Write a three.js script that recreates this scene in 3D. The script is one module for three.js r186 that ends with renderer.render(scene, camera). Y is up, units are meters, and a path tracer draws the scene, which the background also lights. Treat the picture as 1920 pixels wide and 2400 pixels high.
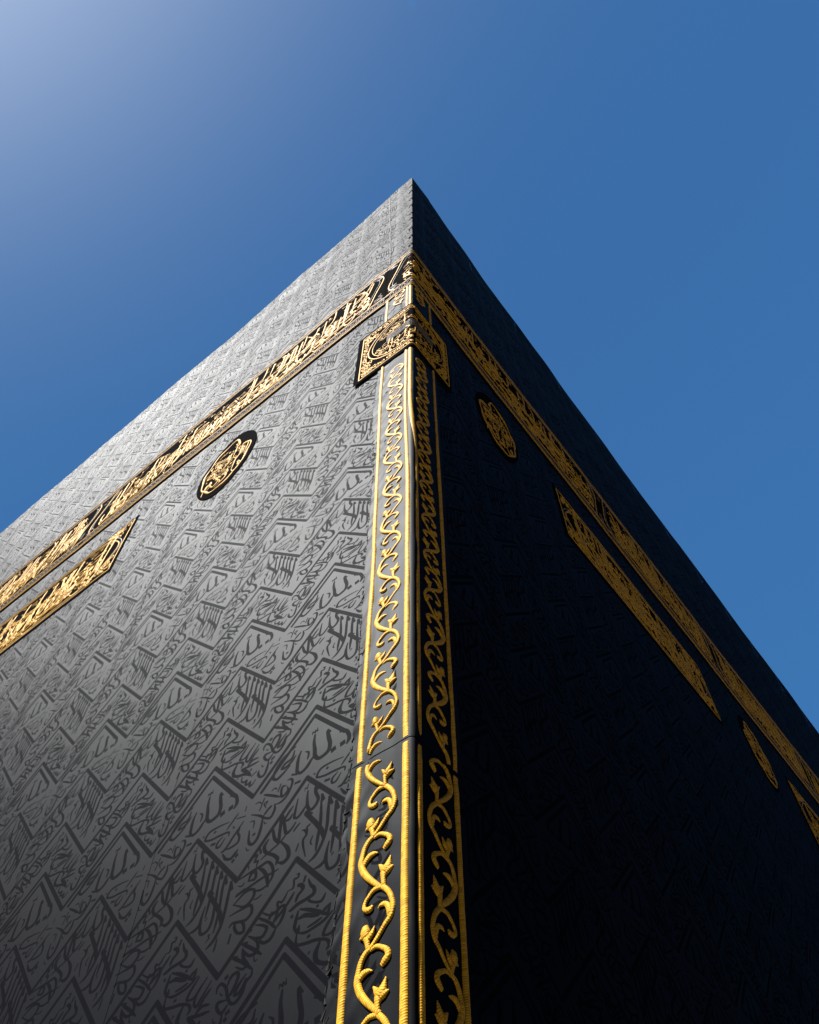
import * as THREE from 'three';
import { ImprovedNoise } from 'three/addons/math/ImprovedNoise.js';

// ---------------------------------------------------------------- camera, sky, sun, exposure
const EXPOSURE = 16;
const scene = new THREE.Scene();
const renderer = new THREE.WebGLRenderer({ antialias: true });
renderer.setSize(819, 1024);
renderer.shadowMap.enabled = true;
renderer.toneMapping = THREE.LinearToneMapping;
renderer.toneMappingExposure = EXPOSURE;

// a 4:3 phone frame (1920 x 2560) whose lowest strip was cropped away
const camera = new THREE.PerspectiveCamera(66.46, 819 / 1024, 0.1, 3000);
camera.position.set(-0.00994, 1.7, 1.75);
camera.rotation.set(0.99469, 0, 0.00417, 'XYZ');
camera.setViewOffset(1920, 2560, 0, 0, 1920, 2400);
camera.updateProjectionMatrix();

const SUN_AZ = 36 * Math.PI / 180, SUN_EL = 50 * Math.PI / 180;
const SUN = new THREE.Vector3(-Math.cos(SUN_EL) * Math.cos(SUN_AZ), Math.sin(SUN_EL), Math.cos(SUN_EL) * Math.sin(SUN_AZ));
const sun = new THREE.DirectionalLight(new THREE.Color(1, 0.992, 0.972), 5);
sun.position.copy(SUN).multiplyScalar(60);
sun.castShadow = true;
sun.shadow.mapSize.set(4096, 4096);
Object.assign(sun.shadow.camera, { left: -25, right: 25, top: 25, bottom: -25, near: 1, far: 140 });
scene.add(sun, sun.target);

function skyTexture() {
  const W = 1024, H = 512, data = new Float32Array(W * H * 4), d = new THREE.Vector3();
  for (let j = 0; j < H; j++) for (let i = 0; i < W; i++) {
    const az = ((i + 0.5) / W - 0.5) * 2 * Math.PI, el = ((j + 0.5) / H - 0.5) * Math.PI;
    d.set(Math.cos(el) * Math.cos(az), Math.sin(el), Math.cos(el) * Math.sin(az));
    const low = 1 - Math.max(d.y, 0), cos = THREE.MathUtils.clamp(d.dot(SUN), -1, 1), ang = Math.acos(cos) * 180 / Math.PI;
    const glow = 1.05 * Math.exp(-Math.pow(ang / 22.3, 2)) + 0.8 * Math.exp(-ang / 4), away = 1 + 0.12 * (1 - cos);
    const c = [0.040 * away + 0.006 * low + 0.97 * glow, 0.142 * away + 0.06 * low + glow, 0.368 * away + 0.1 * low + glow];
    const o = (j * W + i) * 4;
    for (let k = 0; k < 3; k++) data[o + k] = c[k] / EXPOSURE;
    data[o + 3] = 1;
  }
  const t = new THREE.DataTexture(data, W, H, THREE.RGBAFormat, THREE.FloatType);
  t.mapping = THREE.EquirectangularReflectionMapping;
  t.magFilter = t.minFilter = THREE.LinearFilter;
  t.needsUpdate = true;
  return t;
}
scene.background = scene.environment = skyTexture();

// ---------------------------------------------------------------- helpers
let seed = 7;
const rnd = () => { seed = (seed + 0x6d2b79f5) | 0; let t = Math.imul(seed ^ (seed >>> 15), 1 | seed); t = (t + Math.imul(t ^ (t >>> 7), 61 | t)) ^ t; return ((t ^ (t >>> 14)) >>> 0) / 4294967296; };
const rr = (a, b) => a + (b - a) * rnd();
const noise = new ImprovedNoise();
const { smoothstep, lerp, clamp } = THREE.MathUtils;
const table = (xs, ys) => (x) => {
  if (x <= xs[0]) return ys[0];
  for (let i = 1; i < xs.length; i++) if (x <= xs[i]) { const t = (x - xs[i - 1]) / (xs[i] - xs[i - 1]), s = t * t * (3 - 2 * t); return lerp(ys[i - 1], ys[i], s * 0.5 + t * 0.5); }
  return ys[ys.length - 1];
};
// The two visible faces unfolded: x runs along the walls (below 0 the left face, above 0 the right face), y is height, d stands off the wall.
const NL = new THREE.Vector3(-0.62471, 0, 0.780857), NR = new THREE.Vector3(0.780857, 0, 0.62471);
const TURN_L = Math.atan2(NL.x, NL.z), TURN_R = Math.atan2(NR.x, NR.z), ROUND = 0.010;
function sway(x, h) {                                                // the cloth's slow billows and shallow hanging folds
  const up = smoothstep(h, 8.8, 10.2), near = smoothstep(Math.abs(x), 0.0, 0.35);
  const seamed = Math.abs(x) < 0.25 ? 0 : 1;
  const a = 0.006 * noise.noise(x * 0.8 + 3.1, h * 0.45, 1.7) + 0.0022 * noise.noise(x * 2.4, h * 1.1 + 9.2, 4.4);
  const b = up * (0.014 * noise.noise(x * 0.9 + h * 0.5, h * 1.3, 8.8) + 0.005 * noise.noise(x * 2.1 - h * 0.8, h * 2.6, 2.2));
  const belted = Math.exp(-Math.pow((h - 7.85) / 0.22, 2)) + Math.exp(-Math.pow((h - 9.15) / 0.2, 2)), c = 0.0022 * belted * noise.noise(x * 6, h * 2.5, 6.6);
  return near * (a + b + c) + seamed * 0.0006 * noise.noise(x * 9, h * 4, 0.5);
}
function wrap(x, h, d, out) {
  const t = clamp(x / ROUND, -1, 1), a = (t + 1) * Math.PI / 4, c = Math.cos(a), s = Math.sin(a), R = ROUND + d;
  const px = -ROUND * (NL.x + NR.x) + R * (c * NL.x + s * NR.x), pz = -ROUND * (NL.z + NR.z) + R * (c * NL.z + s * NR.z);
  const over = x < -ROUND ? x + ROUND : x > ROUND ? x - ROUND : 0;
  const dir = over < 0 ? [NL.z, -NL.x] : [NR.z, -NR.x];
  return out.set(px + dir[0] * over, h, pz + dir[1] * over);
}
const roofLeft = table([0, 1.25, 3.06, 4.14, 7.86, 13], [12.53, 12.34, 12.19, 12.25, 12.25, 12.25]);
const roofRight = table([0, 0.3, 0.8, 1.75, 3.04, 4.1, 8.33, 11.7, 14], [12.53, 12.53, 12.40, 12.26, 12.17, 12.16, 12.30, 12.38, 12.4]);
const roofAt = (x) => (x < 0 ? roofLeft(-x) : roofRight(x)) + smoothstep(Math.abs(x), 0.05, 0.5) * (0.02 * noise.noise(x * 1.3, 0.4, 7.7) + 0.008 * noise.noise(x * 5, 1.4, 2.7));

const used = new Map();
function numbered(name) { const n = used.get(name) ?? 0; used.set(name, n + 1); return n ? name + '_' + String(n).padStart(3, '0') : name; }
function thing(name, label, category, [x, y, z] = [0, 0, 0], group) {
  const o = new THREE.Group(); o.name = numbered(name); o.position.set(x, y, z);
  o.userData = { label, category }; if (group) o.userData.group = group;
  scene.add(o); return o;
}
function originOf(o) { const p = new THREE.Vector3(); for (let q = o; q && q !== scene; q = q.parent) p.add(q.position); return p; }
function part(name, geometry, material, parent, label) {            // geometry is given in world places and moved under its parent
  const m = new THREE.Mesh(geometry, material); m.name = numbered(name);
  const p = originOf(parent); if (p.lengthSq() > 0) geometry.translate(-p.x, -p.y, -p.z);
  m.castShadow = m.receiveShadow = true; if (label) m.userData.label = label;
  parent.add(m); return m;
}
// a sheet over a grid of unfolded places
function sheet(xs, ys, fx, fd, fuv) {
  const pos = [], uv = [], idx = [], v = new THREE.Vector3(), n = xs.length, m = ys.length;
  for (let j = 0; j < m; j++) for (let i = 0; i < n; i++) {
    const [x, h] = fx(xs[i], ys[j]); wrap(x, h, fd(x, h), v); pos.push(v.x, v.y, v.z); uv.push(...fuv(x, h));
    if (i && j) { const a = (j - 1) * n + i - 1, b = a + 1, c = a + n, e = c + 1; idx.push(a, b, e, a, e, c); }
  }
  const g = new THREE.BufferGeometry();
  g.setAttribute('position', new THREE.Float32BufferAttribute(pos, 3)); g.setAttribute('uv', new THREE.Float32BufferAttribute(uv, 2));
  g.setIndex(idx); g.computeVertexNormals(); return g;
}
const steps = (a, b, s) => { const n = Math.max(1, Math.round(Math.abs(b - a) / s)); return Array.from({ length: n + 1 }, (_, i) => lerp(a, b, i / n)); };

// Raised stitching: ribbons with a domed section along smoothed strokes.
const DOME = [-1, -0.86, -0.45, 0, 0.45, 0.86, 1];
class Stitching {
  constructor(place) { this.place = place; this.pos = []; this.uv = []; this.idx = []; this.v = new THREE.Vector3(); }
  // points [[x, y], ...] in metres, widths: a number or one per point, lift: height of the dome as a share of the width
  stroke(points, widths, lift = 0.42, fine = 4, low = 0.002) {
    const n = points.length; if (n < 2) return this;
    const c = new THREE.CatmullRomCurve3(points.map((p) => new THREE.Vector3(p[0], p[1], 0)), false, 'centripetal');
    const K = n === 2 ? 2 : (n - 1) * fine, first = this.pos.length / 3; let run = 0, px, py;
    for (let i = 0; i <= K; i++) {
      const t = i / K, p = c.getPoint(t), q = c.getTangent(t), f = t * (n - 1), k = Math.min(n - 2, Math.floor(f));
      const w = Array.isArray(widths) ? lerp(widths[k], widths[k + 1], f - k) : widths;
      if (i) run += Math.hypot(p.x - px, p.y - py); px = p.x; py = p.y;
      const end = Math.min(1, Math.min(i, K - i) * 1.0 + 0.35);
      for (const s of DOME) {
        this.place(p.x - q.y * s * w / 2, p.y + q.x * s * w / 2, Math.sqrt(1 - s * s) * w * lift * (n === 2 ? 1 : end) - (Math.abs(s) === 1 ? low : 0), this.v);
        this.pos.push(this.v.x, this.v.y, this.v.z); this.uv.push(run, s * w * 0.5);
      }
      if (i) for (let s = 0; s < 6; s++) { const a = first + (i - 1) * 7 + s, b = a + 1, e = a + 7, g = e + 1; this.idx.push(a, e, g, a, g, b); }
    }
    return this;
  }
  // a woven stroke whose width follows a broad nib and whose ends run out
  pen(points, w, lift = 0.4, fine = 3) {
    const n = points.length, ws = points.map((p, i) => {
      const a = points[Math.max(0, i - 1)], b = points[Math.min(n - 1, i + 1)], ang = Math.atan2(b[1] - a[1], b[0] - a[0]);
      return w * (0.5 + 0.6 * Math.abs(Math.sin(ang - 0.6))) * (i === n - 1 ? 0.45 : i === 0 ? 0.85 : 1);
    });
    return this.stroke(points, ws, lift, fine);
  }
  geometry() {
    const g = new THREE.BufferGeometry();
    g.setAttribute('position', new THREE.Float32BufferAttribute(this.pos, 3)); g.setAttribute('uv', new THREE.Float32BufferAttribute(this.uv, 2));
    g.setIndex(this.idx); g.computeVertexNormals(); return g;
  }
}
const onCloth = (off = 0.006, shift = null) => (x, y, d, v) => wrap(shift ? x + shift(x, y) : x, y, sway(x, y) + off + d, v);

// ---------------------------------------------------------------- materials
function dataTexture(data, w, h, wrapS = THREE.RepeatWrapping) {
  const t = new THREE.DataTexture(data, w, h, THREE.RGBAFormat, THREE.UnsignedByteType);
  t.wrapS = t.wrapT = wrapS; t.magFilter = THREE.LinearFilter; t.minFilter = THREE.LinearMipmapLinearFilter; t.generateMipmaps = true; t.needsUpdate = true;
  return t;
}
// One repeat of the jacquard weave, 0.49 m wide and about 0.87 m high: zigzag bands with woven script, in thousandths of the repeat.
function jacquard() {
  const W = 1024, H = 1792, cv = document.createElement('canvas'); cv.width = W; cv.height = H;
  const c = cv.getContext('2d'); c.fillStyle = '#fff'; c.fillRect(0, 0, W, H); c.strokeStyle = c.fillStyle = '#000'; c.lineCap = 'round'; c.lineJoin = 'round';
  const pxm = W / 0.49;
  const line = (w, pts, cap) => {                                     // w in millimetres
    c.lineWidth = w * pxm / 1000; c.lineCap = cap;
    for (let ox = -2; ox <= 2; ox++) for (let oy = -2; oy <= 2; oy++) {
      c.beginPath(); pts.forEach(([x, y], i) => c[i ? 'lineTo' : 'moveTo']((x + ox) * W, H - (y + oy) * H)); c.stroke();
    }
  };
  const k = (w, ...v) => {
    const p = []; for (let i = 0; i < v.length; i += 2) p.push(new THREE.Vector3(v[i] / 1000, v[i + 1] / 1000 * H / W, 0));
    let q = p;
    if (p.length > 2) q = new THREE.CatmullRomCurve3(p, false, 'centripetal').getPoints((p.length - 1) * 5);
    const n = q.length, at = (i) => [q[i].x, q[i].y * W / H];
    for (let i = 0; i + 1 < n; i++) {
      const ang = Math.atan2(q[i + 1].y - q[i].y, q[i + 1].x - q[i].x), t = (i + 0.5) / (n - 1);
      const end = n > 3 ? Math.min(1, 0.45 + 2.6 * Math.min(t, 1 - t)) : 1;
      line(w * (w > 5 ? 1.32 : 1.2) * end * (0.72 + 0.42 * Math.abs(Math.sin(ang - 0.5))), [at(i), at(i + 1)], n > 3 ? 'round' : 'butt');
    }
  };
  const V = [[-0.5, 0.304], [0, 0], [0.5, 0.304]];
  for (const y of [0, 0.287, -0.366]) { line(17, V.map(([a, b]) => [a, b + y]), 'butt'); line(17, [[0.42, 0.255 + y], [0.5, 0.304 + y], [0.58, 0.255 + y]], 'butt'); line(17, [[-0.08, 0.049 + y], [0, y], [0.08, 0.049 + y]], 'butt'); }
  line(16, [[0.2, 0.066], [0.5, 0.254], [0.92, -0.002]], 'round');
k(12, 245,77, 198,69, 166,39, 159,17, 174,-2);
k(15, 234,7, 191,12);
k(15, 311,1, 269,9);
k(5, 503,151, 501,164, 478,154, 478,166, 458,157, 461,175);
k(13, 478,142, 478,106, 461,59, 451,27, 416,3, 375,3, 334,14, 325,43, 347,90, 359,124, 332,110);
k(7, 549,80, 518,67, 513,51, 518,32);
k(11, 592,95, 607,67, 606,20, 599,-5, 567,-19, 520,-10, 485,14, 454,34);
k(8, 198,-62, 303,-55, 390,-60, 411,-87, 347,-102, 268,-105, 175,-115, 173,-131);
k(6, 118,-44, 162,-70, 206,-96);
k(5, 125,-67, 37,-79);
k(4, 45,-31, 53,-54);
k(7, 233,-120, 275,-138, 271,-158, 242,-160, 205,-133);
k(9, 340,-128, 294,-133);
k(8, 50,-102, 118,-147, 185,-191, 216,-193);
k(8, 185,-191, 118,-196, 63,-188, 63,-162, 82,-144, 72,-128);
k(10, 194,-207, 153,-238, 101,-249, 74,-239, 52,-227);
k(9, 86,-271, 64,-262);
k(9, 62,-255, 39,-246);
k(4, 151,-95, 130,-106, 146,-107);
k(7, 332,-77, 318,-69);
k(6, 441,-68, 432,-62);
k(8, -319,982, -347,980, -367,964, -362,936, -327,901, -286,890, -237,893);
k(8, -314,958, -280,962, -275,938, -292,913, -337,929, -327,948);
k(10, -111,976, -184,951, -269,919);
k(9, -231,896, -238,868, -212,843, -166,852, -104,881, -19,910);
k(8, -145,872, -178,890, -204,897);
k(10, -136,865, -135,810, -118,775, -84,762, -47,777, -28,834);
k(8, -67,804, -93,806);
k(4, -152,844, -168,827, -184,827);
k(5, -39,954, -79,951, -100,937);
k(5, -122,959, -92,906);
k(5, -178,974, -210,978, -230,966);
k(5, -261,984, -242,949);
k(5, -18,877, -58,870, -62,837);
k(8, -348,999, -406,983);
k(4, -25,763, -47,744, -63,744);
k(5, -144,916, -156,932, -129,929, -154,901);
k(10, -348,139, -246,115, -187,74, -172,38, -210,20, -260,30, -318,53);
k(9, -343,120, -330,87, -268,78, -246,61, -279,56, -334,71, -362,89);
k(9, 352,817, 337,684, 347,640, 352,585);
k(9, 285,787, 283,729, 285,648, 313,596, 354,564, 397,552);
k(9, 227,751, 223,673, 222,612, 229,547);
k(9, 171,715, 170,659, 161,577, 159,512, 180,487, 232,484, 259,515, 262,562, 252,592);
k(9, 120,685, 121,628, 113,559, 112,513, 121,465);
k(10, 55,644, 53,583, 56,517, 70,468, 109,431, 154,415);
k(9, 349,815, 326,783);
k(9, 282,785, 254,746);
k(9, 224,749, 199,710);
k(9, 167,714, 145,677);
k(9, 117,684, 91,642);
k(9, 53,643, 27,603);
k(14, 415,753, 467,770, 425,737, 361,690, 319,652, 300,619);
k(14, 197,631, 240,644, 208,616, 134,561, 90,523, 72,486);
k(9, 349,514, 302,515, 270,528, 270,555);
k(10, 476,869, 473,826, 463,795, 434,774, 402,778, 378,803, 404,841, 409,867, 385,850);
k(4, 506,877, 502,890, 485,883, 481,895, 471,905);
k(8, 558,856, 567,805, 567,778, 541,771, 502,787, 477,807);
k(8, 592,835, 625,816, 653,790, 610,784, 588,799);
k(8, 610,943, 555,939);
k(6, 419,709, 444,702, 434,679);
k(7, 485,701, 464,696, 442,672, 464,658, 461,637, 432,583);
k(5, 390,653, 402,629, 389,618);
k(6, 511,740, 544,726, 558,718);
k(5, 500,652, 515,623);
k(6, 74,434, 78,403, 84,391);
k(5, 141,463, 162,465, 152,453, 174,443);
k(4, 206,541, 224,532);
k(6, -41,425, -32,390);
k(9, -14,536, -108,565, -172,556, -180,529, -126,506, -14,536);
k(9, -20,568, -94,577);
k(9, -1,498, -92,501, -168,499, -187,468, -152,451, -91,456, -33,463, -16,454);
k(9, -91,456, -130,442, -145,410, -98,415, -58,448, -64,460);
k(10, -201,761, -244,781, -283,731, -319,709, -320,749, -319,818, -352,770, -382,726, -412,730, -449,752);
k(12, -341,703, -414,653, -426,618, -394,606, -341,618);
k(11, -228,740, -202,720, -219,693, -301,657, -338,632, -331,615);
k(6, -189,669, -253,683, -336,701, -397,730);
k(9, -7,631, -120,638, -197,640, -253,643, -301,614, -317,573, -284,542);
k(11, -183,636, -230,614, -271,576, -290,540);
k(9, -109,604, -128,629, -159,629, -167,601, -109,604);
k(8, -17,567, -118,576, -238,586, -278,585, -358,588);
k(7, -176,550, -235,540, -279,544);
k(7, -104,694, -150,698, -136,674, -163,670, -159,649);
k(7, -157,729, -182,695);
k(4, -57,673, -91,666, -90,654);
k(5, -20,607, -59,598, -77,607);
k(5, -186,515, -217,513, -251,518);
k(6, 482,528, 464,525, 469,512, 496,512, 493,493, 498,480, 530,479);
k(6, 407,505, 418,482);
k(12, 461,482, 431,475, 413,457);
k(8, 413,457, 449,443, 462,424);
k(10, 382,484, 361,459, 332,440, 329,422, 373,414, 445,410, 488,401, 504,401);
k(8, 242,399, 266,380, 344,396, 372,411);
k(9, 199,355, 235,342, 247,335, 213,326, 198,352);
k(13, 419,387, 342,367, 275,341, 311,342, 379,357, 421,356);
k(9, 433,383, 441,355, 444,328, 417,313, 414,329);
k(8, 437,312, 363,296, 303,298, 235,306, 173,326);
k(7, 349,310, 299,313, 251,319);
k(8, 160,319, 215,280, 226,259, 193,251);
k(8, 89,304, 148,263, 155,231, 132,220, 101,242, 48,284);
k(7, 214,253, 170,254, 102,297);
k(9, 423,305, 418,270, 357,259, 274,253, 197,236, 180,218, 195,207);
k(12, 248,240, 270,210, 260,186, 208,167, 146,157, 72,129);
k(14, 184,193, 136,170, 72,129);
k(9, 186,196, 119,187, 16,183);
k(8, 130,191, 84,210, 25,206);
k(7, 39,259, 79,235, 126,192);
k(8, 161,147, 156,122, 127,111, 104,111, 105,92, 75,87, 63,91, 59,70, 40,69, 9,86);
k(7, 88,157, 72,164);
k(7, 301,367, 281,369);
k(7, 344,276, 320,279);
k(5, 324,219, 312,226);
k(4, 216,151, 199,156);
k(5, 64,119, 12,133);
k(8, 484,460, 528,429, 623,384);
k(7, 534,478, 569,449, 605,455, 594,422, 620,388);
k(8, 485,372, 467,377);
k(8, 656,406, 636,430);
k(9, -258,454, -348,421, -389,422, -427,432, -450,430, -460,412, -439,378, -409,362);
k(9, -239,438, -349,395, -409,362);
k(9, -409,362, -376,333, -325,331, -293,347);
k(9, -240,411, -297,397, -336,379, -313,356, -266,360, -196,382);
k(9, -196,382, -283,340, -285,312, -240,308, -195,324, -166,345);
k(11, -147,367, -239,332, -323,295);
k(7, -202,359, -160,364);
k(9, -166,345, -188,310, -244,274);
k(11, -88,332, -179,300, -271,258);
k(7, -137,325, -94,330);
k(9, -271,258, -271,238, -236,225, -222,194, -184,173, -150,175, -112,203, -84,238, -37,257, -17,248, -17,232);
k(9, -94,241, -115,266, -159,270, -170,254, -138,210, -119,201);
k(8, -228,250, -180,221, -165,198, -203,201, -233,235);
k(9, -62,268, -89,275);
k(7, -230,282, -199,273, -135,292);
k(9, -109,194, -41,195, -47,177, -88,158, -122,175);
k(9, -94,156, -90,117, -73,87, -40,85, -8,110, -9,125);
k(9, -115,127, -134,136);
k(8, -119,147, -150,156);
k(4, -47,228, -56,219, -74,216);
k(4, -27,153, -38,137, -55,138);
k(4, -264,303, -282,280, -298,284);
k(4, -198,395, -214,399, -199,412);
k(8, -322,480, -301,470);
  const px = c.getImageData(0, 0, W, H).data, out = new Uint8Array(W * H * 4);
  const grain = new Float32Array(W); for (let i = 0; i < W; i++) grain[i] = rr(-1, 1);
  for (let j = 0; j < H; j++) for (let i = 0; i < W; i++) {
    const v = px[((H - 1 - j) * W + i) * 4] / 255, o = (j * W + i) * 4;
    const g = grain[i] * 0.05 + rr(-0.05, 0.05);
    out[o] = 255 * clamp(0.5 - 0.36 * v + g * 0.8, 0, 1);              // height: the script stands a little proud of the satin ground
    out[o + 1] = 255 * clamp(lerp(0.99, 0.84, v), 0, 1);             // roughness
    out[o + 2] = 0;
    out[o + 3] = 255 * clamp(lerp(0.27, 0.92, v) + g, 0, 1);           // how much the yarn shines
  }
  return dataTexture(out, W, H);
}
const weave = jacquard();
// plain satin: fine vertical and slanted yarn
function satin() {
  const S = 512, out = new Uint8Array(S * S * 4), col = new Float32Array(S); for (let i = 0; i < S; i++) col[i] = rr(-1, 1);
  for (let j = 0; j < S; j++) for (let i = 0; i < S; i++) {
    const o = (j * S + i) * 4, n = 0.12 * col[i] + 0.10 * col[(i + j * 2) % S] + rr(-0.12, 0.12);
    out[o] = out[o + 1] = out[o + 2] = 255 * clamp(0.5 + n, 0, 1); out[o + 3] = 255 * clamp(0.86 + n * 0.6, 0, 1);
  }
  return dataTexture(out, S, S);
}
const satinMap = satin(); 
// laid metal thread: fine ridges across a slightly slanted course, with bundles of uneven height
function threadMap() {
  const S = 512, out = new Uint8Array(S * S * 4), a = [], b = []; for (let i = 0; i < S; i++) { a.push(rr(0, 1)); b.push(rr(0, 1)); }
  for (let j = 0; j < S; j++) for (let i = 0; i < S; i++) {
    const s = (i + Math.round(j * 0.35)) % S, ridge = 0.5 + 0.5 * Math.sin(s * Math.PI * 2 / 8), o = (j * S + i) * 4;
    out[o] = out[o + 1] = out[o + 2] = 255 * clamp(0.2 + 0.42 * ridge + 0.28 * a[s >> 3] + 0.1 * b[s], 0, 1); out[o + 3] = 255;
  }
  return dataTexture(out, S, S);
}
const threads = threadMap(); threads.repeat.set(2.6, 2.6);
const CLOTH = new THREE.Color().setRGB(0.0004, 0.0004, 0.0006);
const clothMaterial = new THREE.MeshPhysicalMaterial({ name: 'patterned black silk', color: CLOTH, roughness: 0.69, roughnessMap: weave, anisotropy: 0.65, specularIntensity: 0.0208, specularIntensityMap: weave, specularColor: new THREE.Color().setRGB(0.92, 0.99, 1), bumpMap: weave, bumpScale: 0.00005 });
const plainMaterial = new THREE.MeshPhysicalMaterial({ name: 'plain black silk', color: CLOTH, roughness: 0.57, anisotropy: 0.65, specularIntensity: 0.0222, specularIntensityMap: satinMap, specularColor: new THREE.Color().setRGB(0.92, 0.99, 1), bumpMap: satinMap, bumpScale: 0.00004 });
const velvetMaterial = new THREE.MeshPhysicalMaterial({ name: 'black backing', color: new THREE.Color().setRGB(0.0007, 0.0007, 0.0008), roughness: 0.9, specularIntensity: 0.001, bumpMap: satinMap, bumpScale: 0.0001 });
const goldMaterial = new THREE.MeshPhysicalMaterial({ name: 'gilt thread', color: new THREE.Color().setRGB(0.124, 0.064, 0.0043), map: threads, roughness: 0.62, metalness: 0.14, specularIntensity: 0.03, bumpMap: threads, bumpScale: 0.0012 });
const silverMaterial = new THREE.MeshPhysicalMaterial({ name: 'silver thread', color: new THREE.Color().setRGB(0.030, 0.024, 0.021), map: threads, roughness: 0.65, metalness: 0.15, specularIntensity: 0.03, bumpMap: threads, bumpScale: 0.0012 });
const yarnMaterial = new THREE.MeshPhysicalMaterial({ name: 'black yarn', color: new THREE.Color().setRGB(0.0004, 0.0004, 0.0004), roughness: 0.9, specularIntensity: 0.1 });
const marbleMaterial = new THREE.MeshStandardMaterial({ name: 'pale marble', color: new THREE.Color().setRGB(0.078, 0.070, 0.062), roughness: 0.5 });
const stoneMaterial = new THREE.MeshStandardMaterial({ name: 'grey stone', color: new THREE.Color().setRGB(0.2, 0.19, 0.18), roughness: 0.8 });

// ---------------------------------------------------------------- ground
const ground = new THREE.Mesh(new THREE.CircleGeometry(600, 96).rotateX(-Math.PI / 2), marbleMaterial);
ground.name = 'ground'; ground.userData = { kind: 'structure' }; ground.receiveShadow = true; scene.add(ground);

// ---------------------------------------------------------------- the building under its cloth
const LEFT = 12.6, RIGHT = 13.0;
const building = thing('cube_building', 'towering cube-shaped building draped in black script-woven cloth, its corner rising against the sky', 'building');
{
  const A = new THREE.Vector3(), B = new THREE.Vector3(), C = new THREE.Vector3();
  wrap(-LEFT, 0, 0, A); wrap(RIGHT, 0, 0, B); C.addVectors(A, B);
  const inset = (s) => new THREE.Shape([[0, 0], [A.x, -A.z], [C.x, -C.z], [B.x, -B.z]].map(([x, y]) => { const mx = C.x / 2, my = -C.z / 2; return new THREE.Vector2(mx + (x - mx) * s, my + (y - my) * s); }));
  part('stone_wall', new THREE.ExtrudeGeometry(inset(0.9955), { depth: 12.0, bevelEnabled: false }).rotateX(-Math.PI / 2), stoneMaterial, building);
  part('plinth', new THREE.ExtrudeGeometry(inset(1.03), { depth: 0.7, bevelEnabled: true, bevelSize: 0.12, bevelThickness: 0.2, bevelSegments: 3 }).rotateX(-Math.PI / 2), marbleMaterial, building);
  part('roof', new THREE.ExtrudeGeometry(inset(0.9945), { depth: 0.1, bevelEnabled: false }).rotateX(-Math.PI / 2).translate(0, 12.0, 0), stoneMaterial, building);
  // cloth over the two far faces
  for (const [p, q] of [[A, C], [C, B]]) {
    const g = new THREE.BufferGeometry();
    g.setAttribute('position', new THREE.Float32BufferAttribute([p.x, 1, p.z, q.x, 1, q.z, q.x, 12.25, q.z, p.x, 12.25, p.z], 3));
    g.setAttribute('uv', new THREE.Float32BufferAttribute([0, 0, 26, 0, 26, 13, 0, 13], 2)); g.setIndex([0, 2, 1, 0, 3, 2]); g.computeVertexNormals();
    part('cloth_panel', g, clothMaterial, building);
  }
}
const topSeam = (h) => lerp(0.236, 0.335, smoothstep(h, 9.2, 12.6) * 0.6 + 0.4 * clamp((h - 9.2) / 3.4, 0, 1));
const PER = 0.846;
const weaveU = (u, h) => (u / (1 + 0.01 * (h - 4)) - 0.662) / 0.49;
const weaveV = (h) => { const k = 0.0275, q = Math.min(h, 8.5), g = (y) => Math.log(1 + k * (y - 3.35)) / (k * PER); return g(q) - g(3.527) + (h - q) / (PER * (1 + k * 5.15)); };
for (const side of [-1, 1]) {
  const far = side < 0 ? LEFT : RIGHT;
  const seams = [0, 0.24]; for (let u = 1.13; u < far - 0.3; u += 0.965) seams.push(u); seams.push(far);
  for (let p = 0; p + 1 < seams.length; p++) {
    const a = seams[p], b = seams[p + 1];
    const edge = (u, h) => (p === 0 && u === b) || (p === 1 && u === a) ? topSeam(h) : p === 0 ? u / b * topSeam(h) : u;
    const us = p === 0 ? [0, 0.006, 0.012, 0.018, 0.03, 0.06, 0.1, 0.15, 0.2, 0.24] : [...steps(a, b, a < 4 ? 0.05 : 0.1), ...(p + 2 < seams.length ? [b + 0.012] : [])];
    const tuck = (u) => (p && u > b + 0.004 ? -0.006 : 0);
    const hs = steps(0, 1, a < 4 ? 0.004 : 0.007);
    const lap = (u) => (p < 2 ? 0.004 * smoothstep(u, 0.24, 0.24 + 0.03) * 0 : (side < 0 ? 0.0014 : 0.0006) * (1 - smoothstep(u, a, a + 0.06))) + (p ? 0 : 0.005);
    const pucker = (u, h) => (h < 7 && u > 0.2 && u < 0.62 ? 0.0022 * (1 - smoothstep(u, 0.24, 0.6)) * noise.noise(u * 5 - h * 3, h * 11 + u * 12, 3.3) : 0) + tuck(u);
    const g = sheet(side < 0 ? [...us].reverse() : us, hs, (u, t) => {
      const h0 = lerp(0.85, 12.3, t), e = edge(u, h0), top = roofAt(side * e), y = lerp(0.85, top, t);
      return [side * e, y];
    }, (x, h) => sway(x, h) + lap(Math.abs(x)) + pucker(Math.abs(x), h), (x, h) => [weaveU(Math.abs(x), h), weaveV(h)]);
    part('cloth_panel', g, clothMaterial, building);
  }
}
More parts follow.
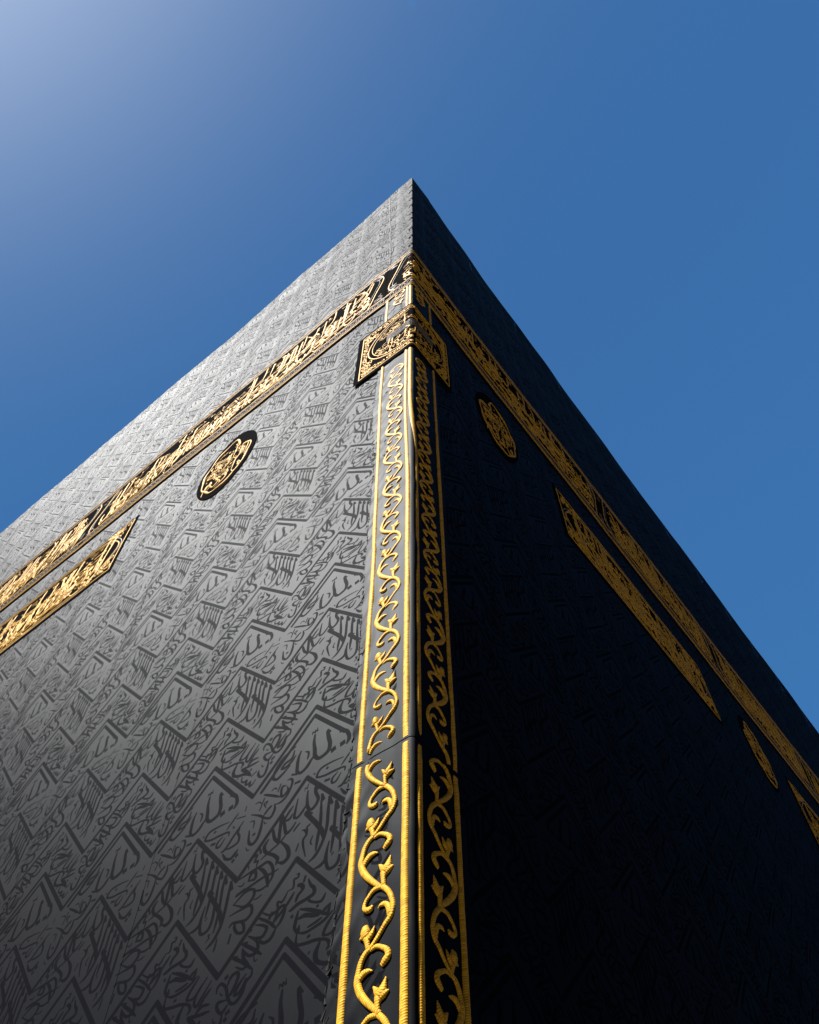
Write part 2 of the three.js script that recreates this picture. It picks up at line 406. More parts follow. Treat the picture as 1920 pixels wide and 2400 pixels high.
// black thread ends where the panels are sewn: along the corner above the belt, along the top seam and down the edge of the corner strip
{
  const s = new Stitching(onCloth(0.008));
  for (let h = 9.2; h < 12.3; h += rr(0.22, 0.46)) { const l = rr(0.022, 0.045), t = rr(0.03, 0.07); s.stroke([[0.008, h], [-l * 0.45, h + t * 0.2], [-l, h + t]], [0.075, 0.05, 0.008], 0.25, 2); }
  for (let h = 9.1; h < 12.45; h += 0.07) s.stroke([[0.004, h], [-0.004 + rr(-0.004, 0.003), h + 0.035], [0.004, h + 0.07]], [0.012, 0.016, 0.012], 0.4, 2);
  part('corner_stitching', s.geometry(), yarnMaterial, building).userData.kind = 'stuff';
  const q = new Stitching(onCloth(0.007));
  for (let h = 9.1; h < 12.3; h += 0.12) q.stroke([[-topSeam(h) + rr(-0.004, 0.004), h], [-topSeam(h + 0.12) + rr(-0.004, 0.004), h + 0.12]], rr(0.013, 0.022), 0.3, 2);
  for (let h = 9.2; h < 12.3; h += rr(0.15, 0.5)) q.stroke([[-topSeam(h) - rr(0, 0.02), h], [-topSeam(h) + rr(0, 0.03), h + rr(-0.02, 0.04)]], [0.014, 0.004], 0.3, 2);
  part('seam_stitching', q.geometry(), yarnMaterial, building).userData.kind = 'stuff';
}

// ---------------------------------------------------------------- the corner strip with its gold vine
const strip = thing('corner_strip', 'tall embroidered strip with gold bars and climbing gold vines folded round the building corner', 'embroidered strip', [0, 1.2, 0]);
const edgeU = table([1, 2.7, 3.0, 3.6, 4.4, 5.3, 5.9, 6.6, 8], [0.246, 0.246, 0.238, 0.224, 0.232, 0.230, 0.272, 0.262, 0.25]);
const innerL = (h) => -0.0175 - 0.021 * smoothstep(h, 4.8, 5.9), innerR = (h) => 0.0255 - 0.037 * smoothstep(h, 5.1, 5.9);
const outerL = table([1, 2.7, 3.5, 4.4, 4.8, 6.2, 8], [-0.194, -0.195, -0.19, -0.187, -0.197, -0.223, -0.227]), outerR = table([1, 2.7, 3.5, 4.4, 5.4, 8], [0.189, 0.191, 0.197, 0.197, 0.201, 0.205]);
const pieces = [[1.2, 3.3935], [3.397, 6.72], [7.36, 8.06]];
pieces.forEach(([lo, hi], n) => {
  const xs = [...steps(-1, -0.1, 0.022), ...steps(-0.08, 0.08, 0.016), ...steps(0.1, 1, 0.05)];
  const crease = (x, h) => {
    const w = Math.max(0, -x - 0.05) / 0.2, lowly = 1 - 0.55 * smoothstep(h, 3.2, 4.6);
    return 0.012 * w * w * lowly * (noise.noise(x * 9 + h * 6, h * 13 - x * 22, 6.1)) + 0.0036 * noise.noise(x * 24, h * 2.6, 2.5) + 0.0024 * noise.noise(x * 11, h * 9, 5.5);
  };
  part('strip_cloth', sheet(xs, steps(lo, hi, 0.02), (t, h) => {
    const rag = 0.004 * noise.noise(h * 31, 0.3, 1.1) + 0.003 * noise.noise(h * 80, 2.3, 5.1);
    return [t < 0 ? t * (edgeU(h) + (t === -1 ? rag : 0)) : t * 0.238, h];
  }, (x, h) => sway(x, h) + 0.006 + crease(x, h) * (Math.abs(x) < 0.24 ? 1 : 0.4) + (n === 1 ? 0.001 : 0), (x, h) => [x * 4, h * 4]), plainMaterial, strip);
  for (const f of [outerL, innerL, innerR, outerR]) {
    const flat = f === innerR ? 0.24 : 0.30;
    const cut = f === outerL ? 0.012 : 0, s = new Stitching(onCloth(f === innerR ? 0.0055 : 0.0075)), pts = [];
    const slope = f === outerL ? 0.0 : 0.0;
    for (let h = lo + (n === 1 ? 0.005 : 0.0) + slope; h <= hi - (n === 0 ? 0.005 : 0) + 1e-6; h += (hi - lo - 0.012) / Math.round((hi - lo) / 0.12)) pts.push([f(h) + 0.0012 * noise.noise(h * 2.3, f(h) * 40, 1) + 0.0008 * noise.noise(h * 7, f(h) * 40, 3), h]);
    s.stroke(pts, pts.map(() => 0.0215 * rr(0.96, 1.04)), flat, 2);
    part('gold_bar', s.geometry(), goldMaterial, strip);
  }
});
const VINE = [
['stem', [13.5, 13.5, 12.2, 12.2, 12.2, 10.8, 9.5, 9.5, 12.2, 13.5, 14.9, 17.6, 17.6, 16.2, 13.5, 12.2], [0,0, 20,-23, 32,-52, 34,-72, 27,-90, 10,-105, -11,-128, -32,-147, -48,-156, -59,-171, -66,-196, -68,-216, -60,-241, -41,-267, -18,-290, 0,-307]],
['flower_low', [9.5, 10.8, 15.7], [-37,-151, -41,-133, -45,-115]],
['flower_low', [16.2, 21.1, 10.8], [-45,-120, -49,-102, -50,-85]],
['flower_low', [10.8, 11.3, 1.6], [-41,-124, -29,-113, -20,-96]],
['flower_low', [9.5, 11.3, 1.6], [-44,-120, -56,-112, -66,-115]],
['hook', [6.8, 9.5, 11.3, 13.5, 14.9, 14.9, 9.7], [-32,-153, -13,-150, 5,-159, 19,-171, 22,-184, 13,-193, 3,-201]],
['leaf_low', [9.5, 12.2, 12.2, 8.1, 1.4], [-65,-225, -55,-210, -44,-202, -30,-201, -18,-204]],
['flower_top', [9.5, 10.3, 16.7], [2,-308, 0,-288, 1,-267]],
['flower_top', [16.2, 19.4, 1.6], [2,-272, 12,-259, 22,-231]],
['flower_top', [12.2, 14.9, 2.2], [4,-275, 17,-267, 31,-263]],
['flower_top', [10.8, 12.2, 2.7], [-1,-267, -5,-254, -15,-242]],
['tendril', [10.8, 10.3, 8.6, 9.5, 11.3, 13.5, 13.0, 5.4], [0,0, -25,1, -45,-13, -54,-26, -55,-39, -45,-47, -34,-46, -29,-40]],
['leaf_top', [12.2, 13.0, 10.8, 7.6, 1.4], [24,-86, 22,-69, 12,-53, -2,-49, -12,-54]],
];
{
  const kinds = new Map();
  const flat = (x, y, d, v) => v.set(x, y, d);
  for (const [name, widths, xy] of VINE) {
    const p = []; for (let i = 0; i < xy.length; i += 2) p.push([xy[i] / 1000, xy[i + 1] / 1000]);
    if (!kinds.has(name)) kinds.set(name, [new Stitching(flat), new Stitching(flat)]);
    kinds.get(name).forEach((s, m) => s.stroke(m ? p.map(([x, y]) => [-x, y]).reverse() : p, (m ? [...widths].reverse() : widths).map((w) => w / 1000 * (name.startsWith('fl') || name.startsWith('leaf') ? 1.3 : 1.12)), 0.25, 4));
  }
  const made = new Map([...kinds].map(([n, [a, b]]) => [n, [a.geometry(), b.geometry()]]));
  const plain = { stem: 'vine_stem', flower_low: 'flower', flower_top: 'flower', hook: 'tendril', tendril: 'tendril', leaf_low: 'leaf', leaf_top: 'leaf' };
  const v = new THREE.Vector3();
  const cutUnit = (side, xa, top, keep) => {                           // the unit that the sewn joint cuts through
    const by = new Map();
    for (const [name, widths, xy] of VINE) {
      const p = []; for (let i = 0; i < xy.length; i += 2) p.push([xa + (side < 0 ? 1 : -1) * xy[i] / 1000, top + xy[i + 1] / 1000]);
      const q = p.map((c, i) => [c, widths[i] / 1000]).filter(([c]) => keep(c[1])); if (q.length < 2 || (name !== 'stem' && q.length < p.length)) continue;
      if (!by.has(name)) by.set(name, new Stitching(onCloth(0.009)));
      if (side > 0) q.reverse();
      by.get(name).stroke(q.map((c) => c[0]), q.map((c) => c[1]), 0.44, 4);
    }
    for (const [n, s] of by) part(plain[n], s.geometry(), goldMaterial, strip);
  };
  const grow = (side, xAt, tops) => {
    for (let i = 0; i + 1 < tops.length; i++) {
      const top = tops[i], gap = top - tops[i + 1], sy = gap / 0.307, m = side > 0 ? 1 : 0;
      for (const [n, g] of made) {
        const mesh = new THREE.Mesh(g[m], goldMaterial); mesh.name = numbered(plain[n]); mesh.castShadow = mesh.receiveShadow = true;
        wrap(xAt(top - gap / 2), top, 0.009, v); mesh.position.set(v.x, v.y - 1.2, v.z);
        mesh.rotation.set(0, side < 0 ? TURN_L : TURN_R, rr(-0.02, 0.02)); mesh.scale.set(rr(0.97, 1.03), sy, 1);
        strip.add(mesh);
      }
    }
  };
  const xl = (h) => -0.086 - 0.008 * smoothstep(h, 4.6, 6), xr = (h) => 0.098 - 0.034 * smoothstep(h, 4.3, 5.5);
  grow(-1, xl, [3.26, 2.949, 2.642, 2.335, 2.03, 1.72, 1.41]);
  grow(-1, xl, [6.46, 6.145, 5.826, 5.5, 5.191, 4.874, 4.573, 4.25, 3.937, 3.637]);
  grow(1, xr, [3.221, 2.907, 2.6, 2.29, 1.98, 1.67, 1.36]);
  grow(1, xr, [6.52, 6.22, 5.93, 5.624, 5.311, 5.02, 4.742, 4.47, 4.21, 3.9, 3.6]);
  cutUnit(-1, -0.086, 3.637, (y) => y > 3.402); cutUnit(-1, -0.088, 3.567, (y) => y < 3.386);
  cutUnit(1, 0.098, 3.6, (y) => y > 3.402); cutUnit(1, 0.098, 3.53, (y) => y < 3.386);
  grow(-1, xl, [8.0, 7.69]); grow(1, xr, [8.0, 7.69]);
}
{ // loose black stitches down the ragged left edge
  const s = new Stitching(onCloth(0.0075));
  for (let h = 1.4; h < 6.6; h += rr(0.012, 0.05)) {
    const e = -edgeU(h), l = rr(0.008, 0.03), lean = rr(-0.4, 0.9) * l;
    s.stroke([[e + rr(-0.008, 0.003), h], [e + rr(-0.004, 0.004), h + l]], [rr(0.003, 0.010), 0.002], 0.3, 2);
    if (rnd() < 0.4) s.stroke([[e - 0.004, h], [e + l * 0.5, h + lean]], [0.006, 0.0015], 0.3, 2);
  }
  part('edge_stitching', s.geometry(), yarnMaterial, strip).userData.kind = 'stuff';
}

// ---------------------------------------------------------------- letters for the gold inscriptions (strokes on a baseline, running to the left)
const LETTERS = {
  a: [0.2, [0.01, 1, 0.02, 0.55, 0, 0]],
  l: [0.26, [0, 1, 0.02, 0.45, -0.03, 0.1, -0.16, 0, -0.28, 0.03]],
  L: [0.5, [0, 1, 0.02, 0.3, -0.06, -0.08, -0.25, -0.22, -0.44, -0.06, -0.46, 0.16]],
  h: [0.3, [0.02, 0.03, -0.1, 0.32, -0.25, 0.14, -0.12, 0.02, 0.02, 0.06]],
  H: [0.34, [0, 0, -0.12, 0.27, -0.28, 0.1, -0.16, -0.12, -0.05, 0.1, -0.32, 0.02]],
  m: [0.3, [0, 0.02, -0.06, 0.2, -0.2, 0.18, -0.17, 0.02, -0.05, 0, -0.32, 0]],
  M: [0.36, [0, 0.1, -0.12, 0.22, -0.2, 0.05, -0.08, -0.02, -0.24, -0.06, -0.28, -0.42]],
  n: [0.56, [0, 0.26, 0.02, -0.05, -0.2, -0.26, -0.44, -0.12, -0.5, 0.16], [-0.24, 0.12, -0.29, 0.06]],
  b: [0.22, [0, 0.02, -0.05, 0.22, -0.08, 0.03, -0.24, 0], [-0.1, -0.14, -0.15, -0.2]],
  t: [0.22, [0, 0.02, -0.05, 0.22, -0.08, 0.03, -0.24, 0], [-0.02, 0.38, -0.07, 0.32], [-0.14, 0.38, -0.19, 0.32]],
  B: [0.86, [0, 0.22, -0.06, 0, -0.4, -0.07, -0.78, 0, -0.84, 0.22], [-0.36, 0.16, -0.41, 0.1], [-0.48, 0.16, -0.53, 0.1]],
  s: [0.42, [0, 0.2, -0.03, 0.02, -0.1, 0.18, -0.14, 0.02, -0.22, 0.18, -0.28, 0.02, -0.44, 0]],
  r: [0.3, [0, 0.2, -0.02, 0, -0.15, -0.2, -0.36, -0.25]],
  d: [0.34, [-0.05, 0.32, 0.01, 0.1, -0.2, 0, -0.32, 0.06]],
  w: [0.34, [-0.05, 0.1, -0.12, 0.26, -0.2, 0.1, -0.08, 0.05, -0.1, -0.1, -0.36, -0.28]],
  y: [0.62, [0, 0.12, -0.15, 0.26, -0.22, 0.1, -0.05, 0, -0.1, -0.2, -0.4, -0.26, -0.6, -0.04]],
  k: [0.5, [-0.3, 0.98, -0.05, 0.6, -0.02, 0.5, -0.25, 0.12, -0.1, 0, -0.52, 0]],
  j: [0.42, [-0.4, 0.34, 0, 0.3, -0.1, 0.1, -0.44, 0]],
  e: [0.36, [-0.02, 0.36, -0.18, 0.3, -0.15, 0.14, 0, 0.08, -0.38, 0]],
  q: [0.56, [0, 0.1, -0.1, 0.3, -0.22, 0.15, -0.05, 0.05, -0.1, -0.2, -0.4, -0.26, -0.55, 0], [-0.05, 0.45, -0.1, 0.39], [-0.17, 0.45, -0.22, 0.39]],
  v: [0.46, [0.06, 1, -0.04, 0.42, -0.25, 0.05, -0.36, 0, -0.3, 0.12, -0.1, 0.5, -0.34, 0.96]],
  ' ': [0.1],
};
const advance = (text) => [...text].reduce((w, ch) => w + (LETTERS[ch] ?? LETTERS[' '])[0], 0);
// writes text from the right end x0 over the given width on baseline y with letter height s; words is a list of one Stitching per word
function write(words, place, text, x0, width, y, s, pen, lift = 0.42) {
  const f = width / advance(text); let x = 0, st = new Stitching(place);
  const done = () => { if (st.pos.length) words.push(st); st = new Stitching(place); };
  for (const ch of text) {
    if (ch === ' ') done();
    const [adv, ...strokes] = LETTERS[ch] ?? LETTERS[' '];
    const jx = rr(-0.006, 0.006), jy = rr(-0.03, 0.03) * s, grow = rr(0.9, 1.08);
    for (const q of strokes) {
      const p = []; for (let i = 0; i < q.length; i += 2) p.push([x0 - (x - q[i]) * f + (q[i + 1] - 0.5) * 0.05 * s + jx, y + q[i + 1] * s * grow + jy]);
      st.pen(p, q.length === 4 ? pen * 1.15 : pen, lift, q.length > 8 ? 3 : 4);
    }
    x += adv;
  }
  done();
}
const lay = (words, parent) => { for (const w of words) part('gold_word', w.geometry(), goldMaterial, parent); };
// vowel marks, dots and little flourishes between the letters
function marks(st, x0, x1, y0, y1, count, size, inside = () => true, lift = 0.3) {
  for (let i = 0; i < count; i++) {
    const x = rr(x0, x1), y = rr(y0, y1), k = rnd(), z = size * rr(0.7, 1.3); if (!inside(x, y)) continue;
    if (k < 0.4) st.stroke([[x, y], [x - z, y - z * 0.45]], [z * 0.22, z * 0.1], lift, 2);
    else if (k < 0.65) st.stroke([[x, y], [x - z * 0.3, y - z * 0.3]], z * 0.34, lift, 2);
    else if (k < 0.85) st.pen([[x, y], [x - z * 0.25, y - z * 0.35], [x - z * 0.5, y], [x - z * 0.75, y - z * 0.35], [x - z, y + z * 0.2]], z * 0.2, lift, 2);
    else st.pen([[x, y], [x - z * 0.3, y + z * 0.3], [x - z * 0.55, y], [x - z * 0.3, y - z * 0.25], [x - z * 0.1, y - z * 0.9]], z * 0.2, lift, 2);
  }
}
// long returning strokes drawn back under or over the words
function sweeps(st, x0, x1, y0, y1, count, pen) {
  for (let i = 0; i < count; i++) {
    const l = rr(0.18, 0.5), x = rr(x0 + l, x1), y = rr(y0, y1), c = rr(-0.05, 0.05);
    st.pen([[x, y + 0.03], [x - l * 0.12, y - c * 0.4], [x - l * 0.5, y - c], [x - l * 0.9, y - c * 0.3], [x - l, y + 0.05]], pen * rr(0.8, 1.2), 0.3, 3);
  }
}
function scrolls(st, cx, cy, rx, ry, w, turns = 1.4, dir = 1, at = 0) {
  const p = []; for (let i = 0; i <= 9; i++) { const t = i / 9, a = at + dir * t * turns * 2 * Math.PI, r = 1 - 0.8 * t; p.push([cx + rx * r * Math.cos(a), cy + ry * r * Math.sin(a)]); }
  st.pen(p, w, 0.4, 2);
}
const loop = (n, f) => Array.from({ length: n + 1 }, (_, i) => f(i / n));
// a patch of backing cloth over an outline given in unfolded metres
function patch(outline, off, name, material, parent, thick = 0.004) {
  const shape = new THREE.Shape(outline.map(([x, y]) => new THREE.Vector2(x, y)));
  const g = new THREE.ExtrudeGeometry(shape, { depth: thick, bevelEnabled: false, curveSegments: 4 }), a = g.attributes.position, v = new THREE.Vector3(), uv = [];
  for (let i = 0; i < a.count; i++) { const x = a.getX(i), y = a.getY(i); uv.push(x * 4, y * 4); wrap(x, y, sway(x, y) + off + a.getZ(i), v); a.setXYZ(i, v.x, v.y, v.z); }
  g.setAttribute('uv', new THREE.Float32BufferAttribute(uv, 2)); g.computeVertexNormals();
  return part(name, g, material, parent);
}

// ---------------------------------------------------------------- the belt
const belt = thing('embroidered_belt', 'broad black belt covered in raised gold calligraphy, sewn round both faces below the roof edge', 'embroidered belt', [0, 7.9, 0]);
const beltBase = (x) => (x < 0 ? lerp(7.955, 8.0, smoothstep(-x, 0, 0.5)) : lerp(7.955, 7.88, smoothstep(x, 0, 0.9)) + 0.02 * noise.noise(x * 0.5, 1.5, 2.5));
const BH = 1.045;
{
  const joinAt = -0.256;
  // cut places of the sewn lengths; each length holds one cartouche
  const cuts = [-12.4, -9.6, -6.75, -3.876, joinAt, 2.81, 5.08, 7.4, 9.8, 12.8];
  const verses = ['wa d je l na al bit m t abh l l na s w a M na', 'w at jd wa M n M qam abra Hym M s L y', 'bsM al l h al r jm n al r j yM', 'w ea Hd na a l y a b rHym w as m ae yL', 'a n T hra b y ty ll t a y fy n', 'w al e a k fy n w al rk e al s jwd', 'v a l h a v al l h m jm d rsw L', 's b ja n al l h w b jm dh', 'al jm d l l h rb al e a l m yn'];
  const tilt = (t) => 0.075 * Math.sin((t - 0.57) * 2 * Math.PI * 0.95);   // the S of the cartouche ends, t from 0.2 to 0.94
  for (let p = 0; p + 1 < cuts.length; p++) {
    const a = cuts[p], b = cuts[p + 1], xs = [];
    for (let x = a; x < b - 1e-4;) { xs.push(x); x += Math.abs(x) < 0.06 ? 0.006 : Math.abs(x) < 0.5 ? 0.03 : 0.09; } xs.push(b - (b === joinAt ? 0.004 : 0));
    const place = (off) => (x, y, d, v) => wrap(x, beltBase(x) + y, sway(x, beltBase(x) + y) + off + d, v);
    const cloth = part('belt_panel', sheet(xs, [0, 0.004, 0.1, 0.3, 0.5, 0.7, 0.9, 1.041, 1.045], (x, t) => [x, beltBase(x) + t], (x, h) => { const t = h - beltBase(x); return sway(x, h) + (t < 0.002 || t > 1.043 ? 0.002 : 0.011); }, (x, h) => [x * 4, h * 4]), velvetMaterial, belt);
    const fine = (st, y, w) => { const q = steps(a + 0.003, b - 0.003, 0.14); const pts = []; for (const x of q) { pts.push([x, y + 0.002 * noise.noise(x * 3, y * 9, 1)]); } if (a < 0 && b > 0) for (const x of [-0.05, -0.025, -0.012, 0, 0.012, 0.025, 0.05]) pts.push([x, y]); pts.sort((m, n) => m[0] - n[0]); st.stroke(pts, w, 0.32, 2); };
    const gold = new Stitching(place(0.012)), silver = new Stitching(place(0.012)), text = new Stitching(place(0.012));
    for (const [y, w] of [[0.022, 0.015], [0.075, 0.009], [0.185, 0.016], [0.955, 0.016], [1.025, 0.013]]) fine(gold, y, w);
    for (const y of [0.05, 0.165, 0.935, 1.0]) fine(silver, y, 0.010);
    for (let x = a + 0.05; x < b - 0.04; x += 0.055) { silver.pen([[x, 0.10], [x + 0.02, 0.145], [x + 0.045, 0.12], [x + 0.03, 0.095]], 0.012, 0.4, 2); silver.pen([[x, 0.97], [x + 0.02, 0.985], [x + 0.04, 0.968]], 0.010, 0.4, 2); }
    // cartouche: two long sides and two S-shaped ends, one beside the cut and its twin in the next length
    for (const [x0, s] of [[a, 1], [b, -1]]) {
      gold.stroke(loop(16, (t) => { const y = 0.2 + 0.73 * t, round = Math.pow(Math.abs(2 * t - 1), 4) * 0.06; return [x0 + s * (0.075 + round) + tilt(y) * 0.7, y]; }), 0.015, 0.3, 2);
      silver.stroke(loop(12, (t) => { const y = 0.22 + 0.69 * t, round = Math.pow(Math.abs(2 * t - 1), 4) * 0.09; return [x0 + s * (0.11 + round) + tilt(y) * 0.7, y]; }), 0.008, 0.5, 2);
      for (let i = 0; i < 16; i++) { const y = rnd() < 0.5 ? rr(0.21, 0.35) : rr(0.78, 0.92); silver.stroke([[x0 + s * rr(0.02, 0.09), y], [x0 + s * rr(0.02, 0.12), y + rr(-0.03, 0.03)]], 0.012, 0.4, 2); }
    }
    const v1 = verses[p % verses.length], v2 = verses[(p + 3) % verses.length], wide = b - a - 0.32, rows = Math.max(1, Math.round(wide / 2.6));
    const words = [];
    write(words, place(0.012), v1, b - 0.15, wide, 0.40, 0.47, 0.024, 0.3);
    write(words, place(0.014), v2, b - 0.19, wide - 0.08, 0.62, 0.27, 0.019, 0.3);
    write(words, place(0.012), v1.slice(4) + ' ' + v2, b - 0.14, wide, 0.30, 0.30, 0.020, 0.3);
    write(words, place(0.014), v2 + ' ' + v1.slice(0, 12), b - 0.17, wide - 0.04, 0.48, 0.36, 0.019, 0.3);
    lay(words, cloth);
    marks(text, a + 0.2, b - 0.15, 0.25, 0.9, Math.round(80 * (b - a)), 0.048);
    sweeps(text, a + 0.16, b - 0.14, 0.26, 0.6, Math.round(11 * (b - a)), 0.019);
    part('panel_border', gold.geometry(), goldMaterial, cloth); part('silver_border', silver.geometry(), silverMaterial, cloth); part('vowel_marks', text.geometry(), goldMaterial, cloth).userData.kind = 'stuff';
  }
}

// ---------------------------------------------------------------- the square panel folded round the corner below the belt
{
  const o = thing('corner_embroidery', 'square black panel of dense gold calligraphy folded round the corner just below the belt', 'embroidered panel', [0, 6.6, 0]);
  const xs = [...steps(-1, -0.1, 0.06), ...steps(-0.08, 0.08, 0.013), ...steps(0.1, 1, 0.06)];
  const W = (t) => (t < 0 ? t * 0.462 : t * 0.385), lo = 6.615, hi = 7.475;
  const ragged = (t, h) => (Math.abs(t) === 1 ? 0.006 * noise.noise(h * 40, t, 0.7) : 0);
  part('backing_cloth', sheet(xs, [lo, lo + 0.004, ...steps(lo + 0.02, hi - 0.02, 0.02), hi - 0.004, hi], (t, h) => [W(t) + ragged(t, h), h + 0.03 * Math.max(0, -t) * (h > 7 ? 1 : 1)], (x, h) => sway(x, h) + (h < lo + 0.002 || h > hi + 0.03 ? 0.004 : 0.0165), (x, h) => [x * 4, h * 4]), velvetMaterial, o);
  const at = (x, y, d, v) => wrap(x, y + lo + 0.05 * Math.max(0, -x), sway(x, y + lo) + 0.0172 + d, v);
  const cord = new Stitching(at), leaf = new Stitching(at), text = new Stitching(at), grey = new Stitching(at);
  const x0 = -0.415, x1 = 0.36, cx = -0.01, cy = 0.43;
  const across = (y) => [x0, -0.3, -0.2, -0.1, -0.04, -0.02, -0.008, 0.008, 0.02, 0.04, 0.1, 0.2, 0.3, x1].map((x) => [x, y]);
  for (const y of [0.045, 0.815]) cord.stroke(across(y), 0.011, 0.3, 2);
  for (const x of [x0, x1]) cord.stroke(loop(8, (t) => [x, 0.045 + 0.77 * t]), 0.011, 0.3, 2);
  for (const k of [1, 0.9]) cord.stroke(loop(40, (t) => [cx + 0.345 * k * Math.cos(t * 2 * Math.PI), cy + 0.335 * k * Math.sin(t * 2 * Math.PI)]), k === 1 ? 0.012 : 0.008, 0.3, 2);
  for (let x = x0 + 0.04; x < x1 - 0.02; x += 0.052) for (const [y, d] of [[0.085, 1], [0.775, -1]]) scrolls(leaf, x, y, 0.024, 0.026, 0.011, 1.2, rnd() < 0.5 ? 1 : -1, rr(0, 6));
  for (let y = 0.13; y < 0.75; y += 0.052) for (const x of [x0 + 0.035, x1 - 0.035]) scrolls(leaf, x, y, 0.022, 0.026, 0.011, 1.2, rnd() < 0.5 ? 1 : -1, rr(0, 6));
  for (let i = 0; i < 260; i++) {                                    // leafy corners outside the ring
    const x = rr(x0 + 0.03, x1 - 0.03), y = rr(0.07, 0.79); if (Math.hypot((x - cx) / 0.345, (y - cy) / 0.335) < 1.1) continue;
    scrolls(leaf, x, y, 0.024, 0.024, 0.010, 1.1, rnd() < 0.5 ? 1 : -1, rr(0, 6));
  }
  const words = [];
  const inRing = (x, y) => Math.hypot((x - cx) / 0.30, (y - cy) / 0.29) < 1;
  const chord = (y) => 0.29 * Math.sqrt(Math.max(0.05, 1 - ((y - cy) / 0.3) ** 2));
  for (const [txt, y, s] of [['al l h aMd', 0.56, 0.13], ['ql hw al l h ajd', 0.24, 0.15], ['LM yld wLM ywld', 0.17, 0.10], ['wLM ykn Lh', 0.32, 0.11], ['kfwa ajd', 0.52, 0.10]]) { const c = chord(y + s / 2); write(words, at, txt, cx + c, 2 * c, y, s, 0.011, 0.35); }
  lay(words, o);
  marks(text, cx - 0.3, cx + 0.3, 0.13, 0.74, 230, 0.030, (x, y) => inRing(x, y) && (Math.abs(y - 0.45) > 0.05));
  for (let k = 0; k < 9; k++) grey.stroke([-0.2, -0.12, -0.05, -0.02, -0.008, 0.008, 0.02, 0.05, 0.12, 0.2].map((x) => [x, 0.40 + k * 0.0135 + 0.012 * Math.sin(x * 14)]), 0.0075, 0.5, 2);
  part('border_cord', cord.geometry(), goldMaterial, o); part('scrollwork', leaf.geometry(), goldMaterial, o).userData.kind = 'stuff'; part('vowel_marks', text.geometry(), goldMaterial, o).userData.kind = 'stuff'; part('silver_script', grey.geometry(), silverMaterial, o);
}

// ---------------------------------------------------------------- roundels and long inscription panels below the belt
function roundel(label, x, y, rx, ry, notch, backing, style) {
  const p = new THREE.Vector3(); wrap(x, y - ry * 1.3, 0, p);
  const o = thing('calligraphy_roundel', label, 'embroidered roundel', p.toArray());
  const out = backing;
  patch(loop(71, (t) => { const a = t * 2 * Math.PI, c = Math.cos(a), s = Math.sin(a), tip = 1 + 0.10 * Math.pow(Math.abs(s), 6) + rr(-0.008, 0.008); return [x + c * rx * out, y + 0.01 + s * ry * out * tip]; }).slice(0, -1), 0.003, 'backing_cloth', velvetMaterial, o);
  const place = onCloth(0.0078), edge = new Stitching(place), text = new Stitching(place);
  const notchA = notch > 0 ? 0.85 : Math.PI - 0.85;
  edge.stroke(loop(44, (t) => { const a = notchA + 0.16 + t * (2 * Math.PI - 0.32), end = Math.min(t, 1 - t), k = 1 - (end < 0.06 ? 0.28 * (1 - end / 0.06) : 0) + 0.025 * Math.sin(a * 9); return [x + Math.cos(a) * rx * k, y + Math.sin(a) * ry * k * (1 + 0.06 * Math.abs(Math.sin(a)) ** 5)]; }), loop(44, (t) => 0.018 + 0.006 * Math.sin(t * 40)), 0.3, 2);
  const words = [];
  const chord = (h) => rx * 0.82 * Math.sqrt(Math.max(0.08, 1 - ((h - y) / ry) ** 2));
  for (const [txt, f, s, w] of style) { const h = y + f * ry, c = chord(h + s * ry / 2); write(words, place, txt, x + c, 2 * c, h, s * ry, w * 0.72, 0.32); }
  lay(words, o);
  const inside = (a, b) => Math.hypot((a - x) / rx, (b - y) / ry) < 0.84;
  marks(text, x - rx, x + rx, y - ry, y + ry, 170, 0.042, inside);
  part('gold_rim', edge.geometry(), goldMaterial, o); part('vowel_marks', text.geometry(), goldMaterial, o).userData.kind = 'stuff';
  return o;
}
roundel('black oval roundel with gold script on the sunlit left face, below the belt', -1.725, 7.135, 0.235, 0.335, 1, 1.24, [['ya jy', 0.1, 0.62, 0.019], ['ya qywM', -0.62, 0.66, 0.020], ['al l h', -0.2, 0.6, 0.018]]);
roundel('gold-scripted oval roundel on the dark right face nearest the corner', 0.965, 7.10, 0.208, 0.335, -1, 1.2, [['ya jy', 0.1, 0.62, 0.021], ['ya qywM', -0.62, 0.66, 0.022], ['al l h', -0.2, 0.6, 0.02]]);
roundel('small far gold roundel on the dark right face between two long gold panels', 5.11, 7.08, 0.235, 0.35, -1, 1.15, [['al jmd l l h', -0.1, 0.7, 0.026], ['rb al ealmyn', -0.62, 0.6, 0.026], ['al l h', 0.3, 0.4, 0.022]]);

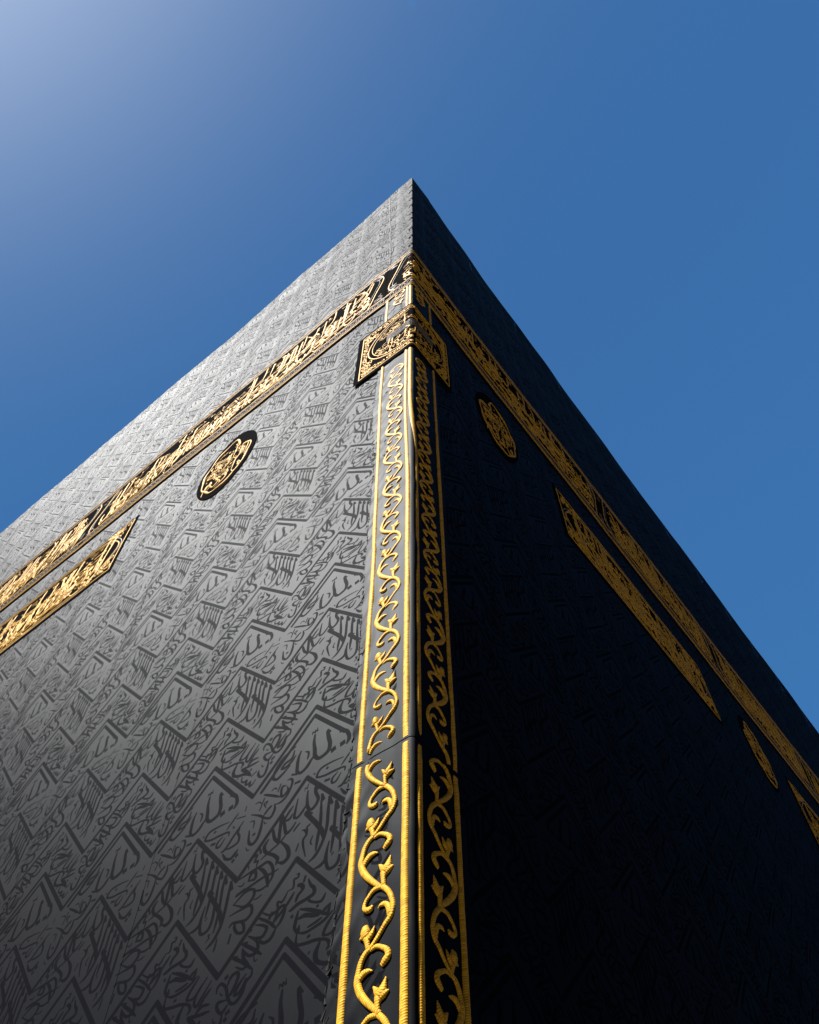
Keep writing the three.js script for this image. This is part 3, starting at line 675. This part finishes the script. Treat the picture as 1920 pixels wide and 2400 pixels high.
function longPanel(label, xa, xb, ya, yb, texts) {
  const w = xb - xa, h = yb - ya, p = new THREE.Vector3(); wrap((xa + xb) / 2, ya, 0, p);
  const o = thing('inscription_panel', label, 'embroidered panel', p.toArray());
  const edgePts = [...steps(xa, xb, 0.2).map((x) => [x, ya]), ...steps(ya, yb, 0.1).slice(1).map((y) => [xb, y]), ...steps(xb, xa, 0.2).slice(1).map((x) => [x, yb]), ...steps(yb, ya, 0.1).slice(1, -1).map((y) => [xa, y])];
  patch(edgePts.map(([x, y]) => [x + rr(-0.003, 0.003), y + rr(-0.002, 0.002)]), 0.003, 'backing_cloth', velvetMaterial, o);
  const place = onCloth(0.0078), cord = new Stitching(place), ring = new Stitching(place), text = new Stitching(place), leaf = new Stitching(place);
  const m = 0.035, box = [[xa + m, ya + m], [xb - m, ya + m], [xb - m, yb - m], [xa + m, yb - m]];
  for (let i = 0; i < 4; i++) { const a = box[i], b = box[(i + 1) % 4]; cord.stroke(loop(Math.ceil(Math.hypot(b[0] - a[0], b[1] - a[1]) / 0.15), (t) => [lerp(a[0], b[0], t), lerp(a[1], b[1], t)]), 0.012, 0.3, 2); }
  for (const [inset, wd, st] of [[0.055, 0.012, ring], [0.085, 0.013, cord]]) {
    const ry = h / 2 - inset, cy = (ya + yb) / 2, L = 0.42, pts = [];
    for (const [cxx, s] of [[xa + inset + L, -1], [xb - inset - L, 1]]) for (let i = 0; i <= 10; i++) { const a = -Math.PI / 2 + Math.PI * i / 10; pts.push([cxx + s * L * Math.cos(a) * (1 - 0.12 * Math.sin(2 * a) ** 2), cy + (s > 0 ? 1 : -1) * ry * Math.sin(a)]); }
    pts.push(pts[0]); st.stroke(pts, wd, 0.3, 3);
  }
  for (const ex of [xa, xb]) for (let i = 0; i < 46; i++) {          // leaf sprays in the four corners
    const s = ex === xa ? 1 : -1, top = rnd() < 0.5, u = rr(0.055, 0.34), v = rr(0.06, 0.06 + 0.28 * (1 - u / 0.36));
    scrolls(leaf, ex + s * u, top ? yb - v : ya + v, 0.028, 0.026, 0.014, 1.0, rnd() < 0.5 ? 1 : -1, rr(0, 6));
  }
  const wide = w - 0.42;
  const words = [];
  texts.forEach(([t, f, s, pen]) => write(words, place, t, xb - 0.21, wide, ya + h * f, h * s, pen * 0.76, 0.3));
  lay(words, o);
  marks(text, xa + 0.2, xb - 0.2, ya + 0.13, yb - 0.1, Math.round(85 * w), 0.048);
  sweeps(text, xa + 0.2, xb - 0.2, ya + h * 0.2, ya + h * 0.62, Math.round(11 * w), 0.019);
  part('border_cord', cord.geometry(), goldMaterial, o); part('silver_ring', ring.geometry(), silverMaterial, o); part('scrollwork', leaf.geometry(), goldMaterial, o).userData.kind = 'stuff'; part('vowel_marks', text.geometry(), goldMaterial, o).userData.kind = 'stuff';
}
const lines = (a, b, c) => [[a, 0.26, 0.58, 0.032], [b, 0.55, 0.32, 0.026], [c, 0.17, 0.38, 0.027], [c + ' ' + a, 0.40, 0.42, 0.026]];
longPanel('long gold-lettered panel with pointed end on the sunlit left face beneath the belt', -6.1, -2.85, 6.785, 7.585, lines('wa d sa lk eba dy e ny fa ny qryb', 'ajyb de wB al dae a da de an', 'flyst jybwa ly wlywmnwa by'));
longPanel('complete long gold panel pointed at both ends on the dark right face', 1.75, 4.135, 6.66, 7.40, lines('ql ya eba dy al d yn as rfwa', 'v tq n twa mn r jmh al l h', 'an al l h yefr al d nwb jmyea'));
longPanel('far gold panel cut off by the right edge of view on the dark face', 5.93, 8.9, 6.56, 7.38, lines('wa n y le far l mn tab', 'w amn w eml sal ja', 'tM ahtdy ny eba dy'));

renderer.render(scene, camera);
